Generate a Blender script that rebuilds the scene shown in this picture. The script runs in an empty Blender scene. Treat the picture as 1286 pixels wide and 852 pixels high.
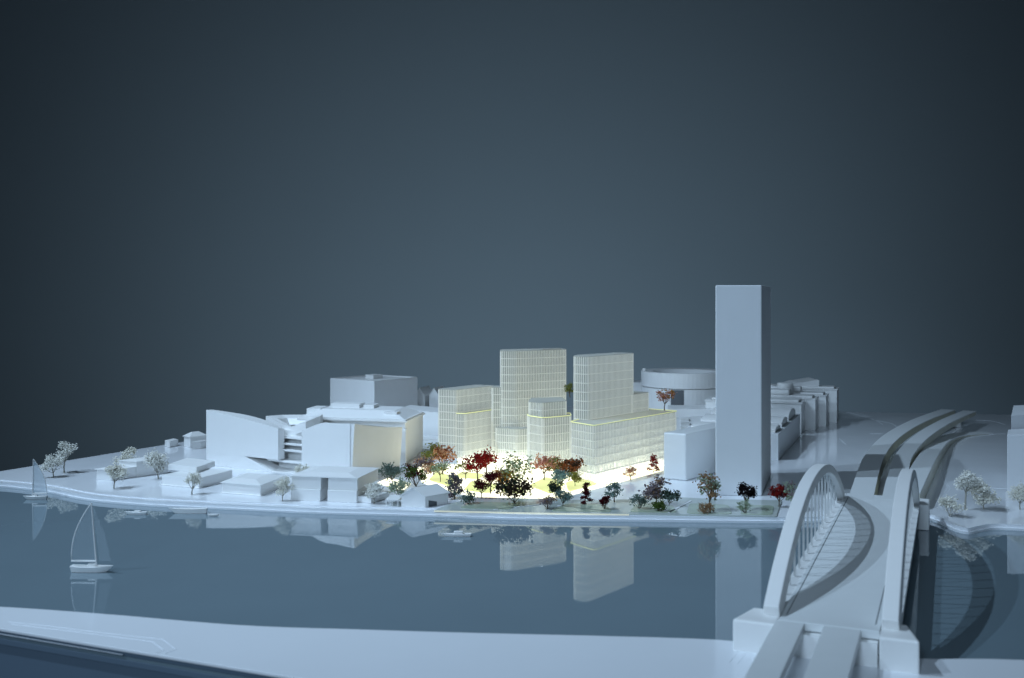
import bpy, bmesh, math, random
from mathutils import Vector, Matrix

# ------------------------------------------------------------------ camera
SC = bpy.context.scene
COL = SC.collection
IW, IH = 1286.0, 852.0          # photograph size, used for the survey below
F, CX, YH, HC = 1300.0, 643.0, 378.0, 0.5   # focal length (px), principal column, eye line row, eye height (m)

cam_d = bpy.data.cameras.new('camera')
cam = bpy.data.objects.new('camera', cam_d); COL.objects.link(cam)
cam.location = (0, 0, HC); cam.rotation_euler = (math.radians(90), 0, 0)
cam_d.sensor_width = 36; cam_d.lens = 36 * F / IW
cam_d.shift_y = -(IH / 2 - YH) / IW
cam_d.clip_start = 0.05; cam_d.clip_end = 100
cam_d.dof.use_dof = True; cam_d.dof.focus_distance = 2.85; cam_d.dof.aperture_fstop = 5.6
SC.camera = cam

# ------------------------------------------------------------------ world and lamps (studio)
w = bpy.data.worlds.new('World'); SC.world = w; w.use_nodes = True
bg = w.node_tree.nodes['Background']
bg.inputs[0].default_value = (0.32, 0.48, 0.66, 1); bg.inputs[1].default_value = 0.026

COOL = (0.56, 0.765, 1.0)
def aim(o, target):
    d = Vector(target) - o.location
    o.rotation_euler = d.to_track_quat('-Z', 'Y').to_euler()
def spot(name, loc, target, power, angle, blend, radius, color=COOL):
    l = bpy.data.lights.new(name, 'SPOT'); l.energy = power; l.color = color
    l.spot_size = math.radians(angle); l.spot_blend = blend; l.shadow_soft_size = radius
    o = bpy.data.objects.new(name, l); COL.objects.link(o); o.location = loc; aim(o, target); return o
def area(name, loc, target, power, size, color=COOL):
    l = bpy.data.lights.new(name, 'AREA'); l.energy = power; l.color = color; l.size = size
    o = bpy.data.objects.new(name, l); COL.objects.link(o); o.location = loc; aim(o, target); return o
def polar(c, az, el, dist):
    a, e = math.radians(az), math.radians(el)
    return (c[0] - dist * math.cos(e) * math.cos(a), c[1] - dist * math.cos(e) * math.sin(a), c[2] + dist * math.sin(e))
C0 = (0.3, 2.6, 0.0)
spot('key_lamp', polar(C0, 21, 43, 7.0), (-0.25, 2.7, 0), 700, 38, 1.0, 0.04)
spot('second_key_lamp', polar(C0, 3, 57, 7.0), (-0.25, 2.7, 0), 1130, 38, 1.0, 0.04)
spot('fill_lamp', (-2.2, -4.7, 3.0), (0.35, 2.6, 0.0), 900, 27, 0.7, 0.55)
spot('backdrop_lamp', (0.1, 6.8, -0.8), (0.1, 12.0, -0.2), 400, 150, 0.8, 0.25, (0.62, 0.84, 1.0))

SC.view_settings.view_transform = 'Standard'; SC.view_settings.look = 'None'
SC.view_settings.exposure = 0.0; SC.view_settings.gamma = 1.0
SC.cycles.use_denoising = True
SC.cycles.max_bounces = 10; SC.cycles.transparent_max_bounces = 24
SC.cycles.caustics_reflective = False; SC.cycles.caustics_refractive = False

# ------------------------------------------------------------------ survey: photo pixel on a level plane -> metres
WZ = -0.0125                     # water level (plate top is 0)
def P(px, py, z=0.0):
    d = F * (HC - z) / (py - YH)
    return Vector(((px - CX) * d / F, d))
def W(px, py): return P(px, py, WZ)
def top(py, p):                  # height of a point seen in row py above plan point p
    return HC - (py - YH) * p.y / F

# ------------------------------------------------------------------ materials
MAT = {}
def mat(name, base, rough=0.5, bump=None, ior=1.5, emit=None, es=0.0, rvar=0.0, cvar=0.0, cscale=40, coat=0.0, spec=0.5, transmission=0.0, alpha=1.0):
    m = bpy.data.materials.new(name); m.use_nodes = True
    nt = m.node_tree; b = nt.nodes['Principled BSDF']
    b.inputs['Base Color'].default_value = (*base, 1); b.inputs['Roughness'].default_value = rough
    b.inputs['IOR'].default_value = ior; b.inputs['Specular IOR Level'].default_value = spec
    b.inputs['Coat Weight'].default_value = coat; b.inputs['Coat Roughness'].default_value = 0.026
    b.inputs['Transmission Weight'].default_value = transmission; b.inputs['Alpha'].default_value = alpha
    if emit: b.inputs['Emission Color'].default_value = (*emit, 1); b.inputs['Emission Strength'].default_value = es
    tc = nt.nodes.new('ShaderNodeTexCoord')
    if cvar or rvar:
        n = nt.nodes.new('ShaderNodeTexNoise'); n.inputs['Scale'].default_value = cscale; n.inputs['Detail'].default_value = 5
        nt.links.new(tc.outputs['Object'], n.inputs['Vector'])
        if cvar:
            mx = nt.nodes.new('ShaderNodeMix'); mx.data_type = 'RGBA'
            mx.inputs['A'].default_value = (*[c * (1 - cvar) for c in base], 1); mx.inputs['B'].default_value = (*[min(1, c * (1 + cvar)) for c in base], 1)
            nt.links.new(n.outputs['Fac'], mx.inputs['Factor']); nt.links.new(mx.outputs['Result'], b.inputs['Base Color'])
        if rvar:
            mr = nt.nodes.new('ShaderNodeMapRange'); mr.inputs['From Min'].default_value = 0.3; mr.inputs['From Max'].default_value = 0.7
            mr.inputs['To Min'].default_value = max(0.01, rough - rvar); mr.inputs['To Max'].default_value = rough + rvar
            nt.links.new(n.outputs['Fac'], mr.inputs['Value']); nt.links.new(mr.outputs['Result'], b.inputs['Roughness'])
    if bump:
        sx, sy, sz, strength, dist = bump
        mp = nt.nodes.new('ShaderNodeMapping'); mp.inputs['Scale'].default_value = (sx, sy, sz)
        n2 = nt.nodes.new('ShaderNodeTexNoise'); n2.inputs['Scale'].default_value = 1.0; n2.inputs['Detail'].default_value = 3
        bp = nt.nodes.new('ShaderNodeBump'); bp.inputs['Strength'].default_value = strength; bp.inputs['Distance'].default_value = dist
        nt.links.new(tc.outputs['Object'], mp.inputs['Vector']); nt.links.new(mp.outputs['Vector'], n2.inputs['Vector'])
        nt.links.new(n2.outputs['Fac'], bp.inputs['Height']); nt.links.new(bp.outputs['Normal'], b.inputs['Normal'])
    MAT[name] = m; return m

mat('plate', (0.78, 0.80, 0.83), 0.10, rvar=0.04, cvar=0.02, cscale=9, ior=1.5)
mat('print', (0.80, 0.80, 0.79), 0.50, bump=(30, 30, 900, 0.25, 0.0006), cvar=0.02, cscale=30)
mat('print_tower', (0.74, 0.76, 0.78), 0.45, bump=(420, 420, 6, 0.35, 0.0006), cvar=0.03, cscale=12)
mat('print_road', (0.70, 0.72, 0.72), 0.42, cvar=0.03, cscale=25, bump=(200, 200, 200, 0.15, 0.0004))
mat('print_wall', (0.60, 0.59, 0.49), 0.45, cvar=0.12, cscale=30, bump=(120, 120, 500, 0.3, 0.0008))
mat('water', (0.165, 0.222, 0.255), 0.022, ior=1.85, rvar=0.008, cvar=0.05, cscale=5)
mat('base', (0.70, 0.73, 0.76), 0.35, cvar=0.03)
mat('base_dark', (0.03, 0.035, 0.045), 0.6, cvar=0.1)
mat('plinth', (0.11, 0.155, 0.205), 0.5, cvar=0.06, cscale=6)
mat('rim', (0.65, 0.68, 0.72), 0.3, cvar=0.05)
mat('floor', (0.11, 0.15, 0.20), 0.55, cvar=0.08, cscale=3)
mat('wall', (0.30, 0.345, 0.385), 0.9, cvar=0.02, cscale=1.2, spec=0.1)
mat('etch', (0.80, 0.82, 0.85), 0.22, cvar=0.02)
mat('glow_panel', (0.9, 0.88, 0.78), 0.4, emit=(1.0, 0.93, 0.60), es=1.6, cvar=0.02)
mat('light_box', (0.9, 0.9, 0.85), 0.4, emit=(1.0, 0.97, 0.80), es=4.5, cvar=0.02)
mat('print_soft', (0.64, 0.655, 0.66), 0.35, cvar=0.02)
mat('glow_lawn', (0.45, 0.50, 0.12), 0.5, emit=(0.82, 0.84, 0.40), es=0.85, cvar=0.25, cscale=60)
mat('glow_edge', (0.8, 0.82, 0.4), 0.4, emit=(0.95, 0.97, 0.55), es=0.32, cvar=0.1)
mat('park', (0.46, 0.50, 0.47), 0.06, cvar=0.18, cscale=14, rvar=0.03)
mat('lawn', (0.36, 0.42, 0.32), 0.12, cvar=0.18, cscale=30)
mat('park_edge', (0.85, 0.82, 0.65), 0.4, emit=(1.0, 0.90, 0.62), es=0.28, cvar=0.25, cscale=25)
mat('twig', (0.10, 0.075, 0.05), 0.8, cvar=0.2, cscale=200)
mat('twig_pale', (0.30, 0.29, 0.25), 0.8, cvar=0.2, cscale=200)
mat('clear', (0.75, 0.85, 0.92), 0.06, alpha=0.07, cvar=0.02)
mat('frost', (0.75, 0.85, 0.92), 0.2, alpha=0.40, cvar=0.02)
mat('dark_slot', (0.10, 0.11, 0.12), 0.6, cvar=0.1)

def lit_glass(name, col, es, tr):
    """frosted acrylic: part see-through, part diffusing, with even emission added for lamp light spreading from the base"""
    m = bpy.data.materials.new(name); m.use_nodes = True; nt = m.node_tree; nt.nodes.clear()
    out = nt.nodes.new('ShaderNodeOutputMaterial')
    tcd = nt.nodes.new('ShaderNodeTexCoord'); ns = nt.nodes.new('ShaderNodeTexNoise'); ns.inputs['Scale'].default_value = 14
    nt.links.new(tcd.outputs['Object'], ns.inputs['Vector'])
    rp = nt.nodes.new('ShaderNodeMix'); rp.data_type = 'RGBA'
    rp.inputs['A'].default_value = (*[c * 0.86 for c in col], 1); rp.inputs['B'].default_value = (*col, 1)
    nt.links.new(ns.outputs['Fac'], rp.inputs['Factor'])
    df = nt.nodes.new('ShaderNodeBsdfDiffuse'); tl = nt.nodes.new('ShaderNodeBsdfTranslucent'); gl = nt.nodes.new('ShaderNodeBsdfGlossy')
    gl.inputs['Roughness'].default_value = 0.12
    tp = nt.nodes.new('ShaderNodeBsdfTransparent'); em = nt.nodes.new('ShaderNodeEmission')
    for n in (df, tl): nt.links.new(rp.outputs['Result'], n.inputs['Color'])
    em.inputs['Color'].default_value = (0.90, 0.95, 0.86, 1); em.inputs['Strength'].default_value = es  # uniform glow put into the acrylic in place of light carried up it
    m1 = nt.nodes.new('ShaderNodeMixShader'); m1.inputs[0].default_value = 0.45
    nt.links.new(df.outputs[0], m1.inputs[1]); nt.links.new(tl.outputs[0], m1.inputs[2])
    m2 = nt.nodes.new('ShaderNodeMixShader'); m2.inputs[0].default_value = 0.08
    nt.links.new(m1.outputs[0], m2.inputs[1]); nt.links.new(gl.outputs[0], m2.inputs[2])
    m3 = nt.nodes.new('ShaderNodeMixShader'); m3.inputs[0].default_value = tr
    nt.links.new(m2.outputs[0], m3.inputs[1]); nt.links.new(tp.outputs[0], m3.inputs[2])
    ad = nt.nodes.new('ShaderNodeAddShader'); nt.links.new(m3.outputs[0], ad.inputs[0]); nt.links.new(em.outputs[0], ad.inputs[1])
    nt.links.new(ad.outputs[0], out.inputs['Surface']); MAT[name] = m
lit_glass('glazing', (0.48, 0.525, 0.53), 0.062, 0.20)
lit_glass('slab_edge', (0.84, 0.86, 0.84), 0.15, 0.0)
lit_glass('mullion', (0.86, 0.88, 0.87), 0.13, 0.0)

LEAF = {
 'cream': (0.88, 0.84, 0.64), 'ivory': (0.90, 0.88, 0.74), 'greygreen': (0.200, 0.263, 0.225), 'palegreen': (0.42, 0.48, 0.36),
 'darkgreen': (0.04, 0.065, 0.045), 'olive': (0.270, 0.284, 0.081), 'moss': (0.104, 0.156, 0.039), 'red': (0.34, 0.03, 0.025), 'maroon': (0.10, 0.016, 0.02),
 'rust': (0.360, 0.132, 0.054), 'gold': (0.50, 0.26, 0.05), 'peach': (0.66, 0.40, 0.24), 'mauve': (0.288, 0.237, 0.250),
 'brown': (0.09, 0.06, 0.04), 'tan': (0.400, 0.263, 0.150), 'black': (0.022, 0.016, 0.018), 'teal': (0.264, 0.372, 0.348), 'yellowgreen': (0.30, 0.28, 0.06), 'pink': (0.62, 0.36, 0.30)}
def leaf_mat(k):
    n = 'leaf_' + k
    if n in MAT: return MAT[n]
    c = LEAF[k]
    m = bpy.data.materials.new(n); m.use_nodes = True; nt = m.node_tree; nt.nodes.clear()
    out = nt.nodes.new('ShaderNodeOutputMaterial'); tc = nt.nodes.new('ShaderNodeTexCoord')
    ns = nt.nodes.new('ShaderNodeTexNoise'); ns.inputs['Scale'].default_value = 160; nt.links.new(tc.outputs['Object'], ns.inputs['Vector'])
    mx = nt.nodes.new('ShaderNodeMix'); mx.data_type = 'RGBA'
    mx.inputs['A'].default_value = (*[v * 0.8 for v in c], 1); mx.inputs['B'].default_value = (*[min(0.95, v * 1.5) for v in c], 1)
    nt.links.new(ns.outputs['Fac'], mx.inputs['Factor'])
    df = nt.nodes.new('ShaderNodeBsdfDiffuse'); tl = nt.nodes.new('ShaderNodeBsdfTranslucent')
    nt.links.new(mx.outputs['Result'], df.inputs['Color']); nt.links.new(mx.outputs['Result'], tl.inputs['Color'])
    ms = nt.nodes.new('ShaderNodeMixShader'); ms.inputs[0].default_value = 0.2 if k in ('cream', 'ivory') else 0.58
    nt.links.new(df.outputs[0], ms.inputs[1]); nt.links.new(tl.outputs[0], ms.inputs[2]); nt.links.new(ms.outputs[0], out.inputs['Surface'])
    MAT[n] = m; return m

# ------------------------------------------------------------------ mesh helpers
class MB:
    def __init__(s): s.v = []; s.f = []
    def add(s, vs, fs):
        o = len(s.v); s.v += [tuple(v) for v in vs]; s.f += [tuple(i + o for i in f) for f in fs]
    def prism(s, poly, z0, z1):
        """poly: plan points counter-clockwise; z0/z1 numbers or one height per point"""
        poly = list(poly); n = len(poly)
        ar = sum(poly[i][0] * poly[(i + 1) % n][1] - poly[(i + 1) % n][0] * poly[i][1] for i in range(n))
        a = [z0] * n if not hasattr(z0, '__len__') else list(z0); b = [z1] * n if not hasattr(z1, '__len__') else list(z1)
        if ar < 0: poly.reverse(); a.reverse(); b.reverse()
        vs = [(p[0], p[1], z) for p, z in zip(poly, a)] + [(p[0], p[1], z) for p, z in zip(poly, b)]
        fs = [tuple(range(n - 1, -1, -1)), tuple(range(n, 2 * n))] + [(i, (i + 1) % n, n + (i + 1) % n, n + i) for i in range(n)]
        s.add(vs, fs)
    def loft(s, rings, closed=True, caps=True):
        n = len(rings[0]); vs = [v for r in rings for v in r]; fs = []
        for i in range(len(rings) - 1):
            for j in range(n if closed else n - 1):
                k = (j + 1) % n; fs.append((i * n + j, i * n + k, (i + 1) * n + k, (i + 1) * n + j))
        if caps and closed: fs.append(tuple(range(n - 1, -1, -1))); fs.append(tuple((len(rings) - 1) * n + j for j in range(n)))
        s.add(vs, fs)
    def tube(s, pts, rads, n=6):
        rings = []
        for i, p in enumerate(pts):
            p = Vector(p); d = Vector(pts[min(i + 1, len(pts) - 1)]) - Vector(pts[max(i - 1, 0)])
            if d.length < 1e-9: d = Vector((0, 0, 1))
            q = d.to_track_quat('Z', 'Y'); r = rads[i] if hasattr(rads, '__len__') else rads
            rings.append([p + q @ Vector((r * math.cos(2 * math.pi * k / n), r * math.sin(2 * math.pi * k / n), 0)) for k in range(n)])
        s.loft(rings)
    def mesh(s, name, m):
        me = bpy.data.meshes.new(name); me.from_pydata(s.v, [], s.f); me.validate(); me.update()
        bm = bmesh.new(); bm.from_mesh(me); bmesh.ops.recalc_face_normals(bm, faces=bm.faces); bm.to_mesh(me); bm.free()
        me.materials.append(MAT[m] if isinstance(m, str) else m); return me
    def build(s, name, m, parent=None, bevel=0.0, smooth=False):
        o = bpy.data.objects.new(name, s.mesh(name, m)); COL.objects.link(o); o.parent = parent
        if bevel:
            b = o.modifiers.new('bevel', 'BEVEL'); b.width = bevel; b.segments = 2; b.limit_method = 'ANGLE'; b.angle_limit = math.radians(35)
        if smooth:
            for p in o.data.polygons: p.use_smooth = True
        return o
def tag(o, label, cat, group=None):
    o['label'] = label; o['category'] = cat
    if group: o['group'] = group
    return o
def struct(o, kind='structure'): o['kind'] = kind; return o
def empty(name, label, cat, loc=(0, 0, 0), group=None):
    o = bpy.data.objects.new(name, None); COL.objects.link(o); o.location = loc; o.empty_display_size = 0.05
    return tag(o, label, cat, group)
def part(name, m, parent, fn, bevel=0.0, smooth=False):
    b = MB(); fn(b); return b.build(name, m, parent, bevel, smooth)
def quad(n, l, r): return [n, r, r + l - n, l]          # near, right, far, left corners
def lerp(a, b, t): return a + (b - a) * t
def inset(poly, d):
    """move every edge of a convex polygon inwards by d"""
    n = len(poly); poly = [Vector(p[:2]) for p in poly]
    ar = sum(poly[i].x * poly[(i + 1) % n].y - poly[(i + 1) % n].x * poly[i].y for i in range(n))
    sg = 1 if ar > 0 else -1; out = []
    for i in range(n):
        p0, p, p1 = poly[i - 1], poly[i], poly[(i + 1) % n]
        e0, e1 = (p - p0).normalized(), (p1 - p).normalized()
        n0, n1 = Vector((-e0.y, e0.x)) * sg, Vector((-e1.y, e1.x)) * sg
        k = n0 + n1; k = k / max(1e-6, k.length_squared) * 2
        out.append(p + k * d)
    return out
def rounded(poly, r, seg=5):
    n = len(poly); poly = [Vector(p) for p in poly]; out = []
    for i in range(n):
        p0, p, p1 = poly[i - 1], poly[i], poly[(i + 1) % n]
        a = p + (p0 - p).normalized() * min(r, (p0 - p).length * 0.45); b = p + (p1 - p).normalized() * min(r, (p1 - p).length * 0.45)
        for k in range(seg + 1):
            t = k / seg; out.append((1 - t) ** 2 * a + 2 * t * (1 - t) * p + t * t * b)
    return out
def smooth_curve(pts, m=6):
    """Catmull-Rom through 2-D/3-D points"""
    pts = [Vector(p) for p in pts]; out = []
    for i in range(len(pts) - 1):
        p0, p1, p2, p3 = pts[max(i - 1, 0)], pts[i], pts[i + 1], pts[min(i + 2, len(pts) - 1)]
        for k in range(m):
            t = k / m
            out.append(0.5 * (2 * p1 + (p2 - p0) * t + (2 * p0 - 5 * p1 + 4 * p2 - p3) * t * t + (3 * p1 - p0 - 3 * p2 + p3) * t ** 3))
    out.append(pts[-1]); return out

# ------------------------------------------------------------------ the setting
struct(part('floor', 'floor', None, lambda b: b.prism([(-16, -4), (16, -4), (16, 12.0), (-16, 12.0)], -2.02, -2.0)))
struct(part('backdrop_wall', 'wall', None, lambda b: b.prism([(-16, 12.0), (16, 12.0), (16, 12.1), (-16, 12.1)], -2.0, 10.0)))
base_poly = [Vector(p) for p in ((-2.0, 2.088), (-0.78, 1.578), (-0.371, 1.407), (0.9, 0.876), (3.2, 0.2), (3.2, 4.36), (2.18, 4.545), (1.478, 4.676), (-0.4476, 5.034))]
struct(part('model_base', 'plinth', None, lambda b: b.prism(inset(base_poly, 0.004), -0.026, WZ - 0.004), 0.001))
struct(part('model_plinth', 'plinth', None, lambda b: b.prism(inset(base_poly, 0.012), -2.0, -0.0262)))
struct(part('water', 'water', None, lambda b: b.prism(inset(base_poly, 0.005), WZ - 0.0038, WZ)))

shore_px = [(-62, 607), (0, 612), (30, 615), (60, 619), (110, 629), (190, 636), (280, 640), (345, 643), (400, 645.5), (550, 649.5), (660, 653.5), (790, 655), (980, 657), (1060, 655), (1140, 652),
            (1165, 653), (1180, 658), (1198, 667), (1216, 671), (1232, 668), (1250, 665.5), (1290, 667), (1420, 672), (1700, 690)]
shore = smooth_curve([W(*p) for p in shore_px], 5)
def shift(pts, d):
    out = []
    for i, p in enumerate(pts):
        t = (pts[min(i + 1, len(pts) - 1)] - pts[max(i - 1, 0)]).normalized(); out.append(p + Vector((-t.y, t.x)) * d)
    return out
right_end = [Vector((3.19, 2.3)), Vector((3.19, 4.355)), Vector((2.18, 4.543)), Vector((1.478, 4.674)), Vector((-0.447, 5.03)), Vector((-1.505, 3.028))]
land = struct(part('land_plate', 'plate', None, lambda b: b.prism(shift(shore, 0.004) + right_end, WZ - 0.0005, 0.0)))
def strip(b, pts, wdt, z0, z1):
    a, c = shift(pts, wdt / 2), shift(pts, -wdt / 2); n = len(pts)
    rings = [[(*a[i], z1), (*c[i], z1), (*c[i], z0), (*a[i], z0)] for i in range(n)]; b.loft(rings)
lowq = shore[:52]
part('quay_step', 'plate', land, lambda b: strip(b, shift(lowq, 0.0065), 0.013, WZ - 0.0005, -0.0085))
part('quay_step', 'plate', land, lambda b: strip(b, shift(lowq, 0.012), 0.014, WZ - 0.0004, -0.0045))
part('quay_kerb', 'plate', land, lambda b: strip(b, shift(lowq, 0.030), 0.006, -0.001, 0.0022))
part('quay_ledge', 'plate', land, lambda b: strip(b, shift(shore[50:], 0.004), 0.010, WZ - 0.0005, -0.0075))

front_px = [(-130, 756.5), (0, 762), (130, 771), (300, 785), (450, 790.5), (600, 795), (750, 798.5), (870, 802), (930, 806), (1050, 818), (1155, 827), (1290, 829), (1700, 850)]
front = smooth_curve([P(*p) for p in front_px], 5)
fpoly = front + [Vector((2.2, 0.50)), Vector((0.9, 0.877)), Vector((-0.371, 1.4085)), Vector((-0.78, 1.5795)), Vector((-1.02, 1.680))]
bank = struct(part('front_bank', 'plate', None, lambda b: b.prism(fpoly, -0.0045, 0.0), 0.0008))
struct(part('bank_core', 'plinth', None, lambda b: b.prism(inset(fpoly, 0.006), WZ + 0.0002, -0.0047)))
part('metal_rim', 'rim', bank, lambda b: b.loft([[(x, y, -.0092), (x, y + .003, -.0092), (x, y + .003, -.0092 + h), (x, y, -.0092 + h)] for x, y, h in ((-1.02, 1.6805, .0008), (-.78, 1.5795, .0007), (-.56, 1.4875, .0003))]))
def etched(pxs, parent, wdt=0.0016, m=1, z=0.0):
    pts = smooth_curve([P(*p) for p in pxs], m) if m > 1 else [P(*p) for p in pxs]
    part('etched_line', 'etch', parent, lambda b: strip(b, pts, wdt, z - 0.0002, z + 0.0004))
etched([(10, 781), (60, 786), (140, 796), (205, 803), (221, 815.5), (207, 822)], bank)
etched([(15, 784), (100, 794), (192, 806), (206, 816.5), (195, 821)], bank)
etched([(927, 818), (916, 832)], bank, 0.0012); etched([(937, 819), (926, 834)], bank, 0.0012)
etched([(1063, 517.8), (1085, 523), (1100, 528), (1118, 531.5), (1126, 536)], land, 0.008, 4)
etched([(1075, 518), (1093, 524.5), (1108, 533)], land, 0.004, 4)
etched([(1092, 545), (1108, 545)], land, 0.006)
etched([(1054, 551), (1062, 558)], land, 0.004)
etched([(1185, 588), (1188, 605), (1193, 614), (1184, 624), (1178, 632), (1184, 640)], land, 0.002, 5)
etched([(1181, 590), (1184, 603), (1190, 613), (1181, 623), (1176, 633)], land, 0.002, 5)
etched([(1211, 590), (1217, 600), (1228, 608), (1245, 613), (1264, 614)], land, 0.002, 5)
etched([(1228, 545.5), (1262, 545)], land, 0.012)
etched([(1225, 528), (1245, 529), (1262, 533)], land, 0.004, 4)

# green park sheet along the quay and the back-lit court in front of the lit towers
park_px = [(545, 642.5), (660, 645), (790, 647), (975, 650), (982, 630), (900, 628.5), (852, 626), (800, 628), (752, 630), (700, 629), (640, 627), (600, 626), (566, 634)]
park = [P(*p) for p in park_px]
pk = struct(part('park_sheet', 'park', None, lambda b: b.prism(park, 0.0002, 0.0030)))
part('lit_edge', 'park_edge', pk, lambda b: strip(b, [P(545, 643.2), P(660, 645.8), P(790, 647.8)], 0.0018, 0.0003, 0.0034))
def lawn(pxs, m='lawn', z=0.0034, parent=pk, name='lawn'):
    part(name, m, parent, lambda b: b.prism(rounded([P(*p) for p in pxs], 0.02, 4), z - 0.0003, z + 0.0006))
lawn([(575, 640), (640, 642), (655, 634), (600, 632)]); lawn([(690, 644), (770, 645), (760, 636), (712, 634)])
lawn([(790, 645), (850, 646), (845, 636), (800, 634)]); lawn([(862, 647), (920, 648), (915, 636), (866, 634)]); lawn([(930, 648), (970, 649), (972, 637), (932, 636)])
etched([(620, 642), (700, 633)], pk, 0.004, z=0.0036); etched([(700, 637), (760, 644)], pk, 0.004, z=0.0036); etched([(840, 646), (868, 631)], pk, 0.005, z=0.0036)

court_px = [(523, 590), (530, 606), (560, 617), (600, 624.5), (660, 626.5), (705, 625), (752, 613), (833, 591), (833, 580), (800, 577), (760, 570), (720, 562), (640, 556), (556, 562)]
court = struct(part('lit_court', 'glow_panel', None, lambda b: b.prism([P(*p) for p in court_px], 0.0002, 0.0018)))
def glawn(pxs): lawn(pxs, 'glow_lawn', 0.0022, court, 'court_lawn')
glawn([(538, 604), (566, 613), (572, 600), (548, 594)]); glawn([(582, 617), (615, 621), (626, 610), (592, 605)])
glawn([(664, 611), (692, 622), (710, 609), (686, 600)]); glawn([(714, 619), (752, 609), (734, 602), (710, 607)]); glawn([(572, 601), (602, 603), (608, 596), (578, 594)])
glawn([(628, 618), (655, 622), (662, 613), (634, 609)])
gl2 = struct(part('lit_path', 'glow_panel', None, lambda b: b.prism([P(474, 607), P(506, 616.5), P(516, 608), P(488, 601)], 0.0002, 0.0016)))  # glowing path, enlarged to cast more yellow light on the side facade

# ------------------------------------------------------------------ white model buildings
def block(name, label, cat, pts, h, m='print', bevel=0.0012, z0=0.0002):
    return tag(part(name, m, None, lambda b: b.prism(pts, z0, h), bevel), label, cat)

# --- big sculpted block on the left with terraces and a hollow roof
A = P(259, 584); C = P(441, 604.5)
e1 = (C - A).normalized(); L = (C - A).length; e2 = Vector((-e1.y, e1.x))
def S(s, t): return A + e1 * s + e2 * t
sc_b = empty('sculpted_building', 'large white sculpted block with sweeping roofline and stacked terraces behind the low waterside houses', 'building')
z_l, z_m, z_r, z_c = top(515, A), top(538, S(.293, 0)), top(541, S(.383, 0)), top(532, C)
def left_wing(b):
    N = 10; rings = []; zc = .038
    for i in range(N + 1):
        t = i / N; q0, q1 = S(.293 * t, 0), S(.293 * t + .004, .022 + .035 * math.sin(math.pi * t))
        zt = lerp(z_l, z_m, t) + .0025 * math.sin(math.pi * t); zi = zt - .001 - .004 * t
        rings.append([(*q0, zc), (*q0, zt), (*q1, zi), (*q1, zc)])
    b.loft(rings)
    # lower storey: the front is cut back along a slanted line to form the entrance
    prof = ((0, .0002), (.275, .0002), (.160, zc), (0, zc))
    b.loft([[(*S(x, .0005), z) for x, z in prof], [(*S(x + .004, .05), z) for x, z in prof]])
    b.prism([S(.12, .058), S(.40, .075), S(.40, .11), S(.12, .10)], .0002, zc - .0002)
part('left_wing', 'print', sc_b, left_wing)
def right_wing(b):
    n = 8; rings = []
    for i in range(n + 1):
        t = i / n; s = lerp(.383, L, t)
        zf = lerp(z_r, z_c, min(1, t * 2.2)) - .0035 * math.sin(math.pi * max(0, (t - .3) / .7)) if t > 0 else z_r
        zb = .1255
        rings.append([(*S(s, 0), .0002), (*S(s, 0), zf), (*S(s, .21), zb), (*S(s, .21), .0002)])
    b.loft(rings)
part('right_wing', 'print', sc_b, right_wing)
def glow_wall(b):   # gently dished side facade facing the court
    n = 8; rings = []
    for i in range(n + 1):
        t = i / n; zt = lerp(z_c - .0005, .1275, t) - .004 * math.sin(math.pi * t); o = -.006 * math.sin(math.pi * t)
        rings.append([(*S(L + .0015, .0 + .222 * t), .0002), (*S(L + .012 + o, .0 + .222 * t), zt), (*S(L - .004, .222 * t), zt), (*S(L - .004, .222 * t), .0002)])
    b.loft(rings)
part('side_facade', 'print', sc_b, glow_wall)
for k in range(4):
    zz = (.030, .062, .080, .098)[k]; part('terrace', 'print', sc_b, lambda b: b.prism([S(.24, .012 + .004 * k), S(.392, .010 + .004 * k), S(.40, .12), S(.24, .12)], zz, zz + .0055), 0.0006)
part('terrace_core', 'print', sc_b, lambda b: b.prism([S(.25, .05), S(.392, .048), S(.40, .119), S(.25, .119)], .0002, .118))
part('entrance_ramp', 'print', sc_b, lambda b: b.prism([S(.17, -.002), S(.293, .002), S(.385, .012), S(.385, .06), S(.2, .05)], .0002, [.0006, .0006, .006, .010, .008]))
def back_ring(b):
    pts = [S(.12, .13), S(.293, .055), S(.372, .03), S(.365, .10), S(.29, .20), S(.20, .26), S(.10, .22)]
    zt = [.143, .128, .1497, .160, .152, .140, .137]
    cn = sum(pts, Vector((0, 0))) / len(pts); inn = [lerp(p, cn, .34) for p in pts]; n = len(pts)
    rings = []
    for i in list(range(n)) + [0]:
        rings.append([(*pts[i], zt[i] - .026), (*pts[i], zt[i]), (*inn[i], zt[i] - .006), (*lerp(inn[i], cn, .2), zt[i] - .024)])
    b.loft(rings, closed=False)
    b.prism([lerp(p, cn, .2) for p in pts], .0002, [z - .0262 for z in zt])
part('roof_ring', 'print', sc_b, back_ring)

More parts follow.
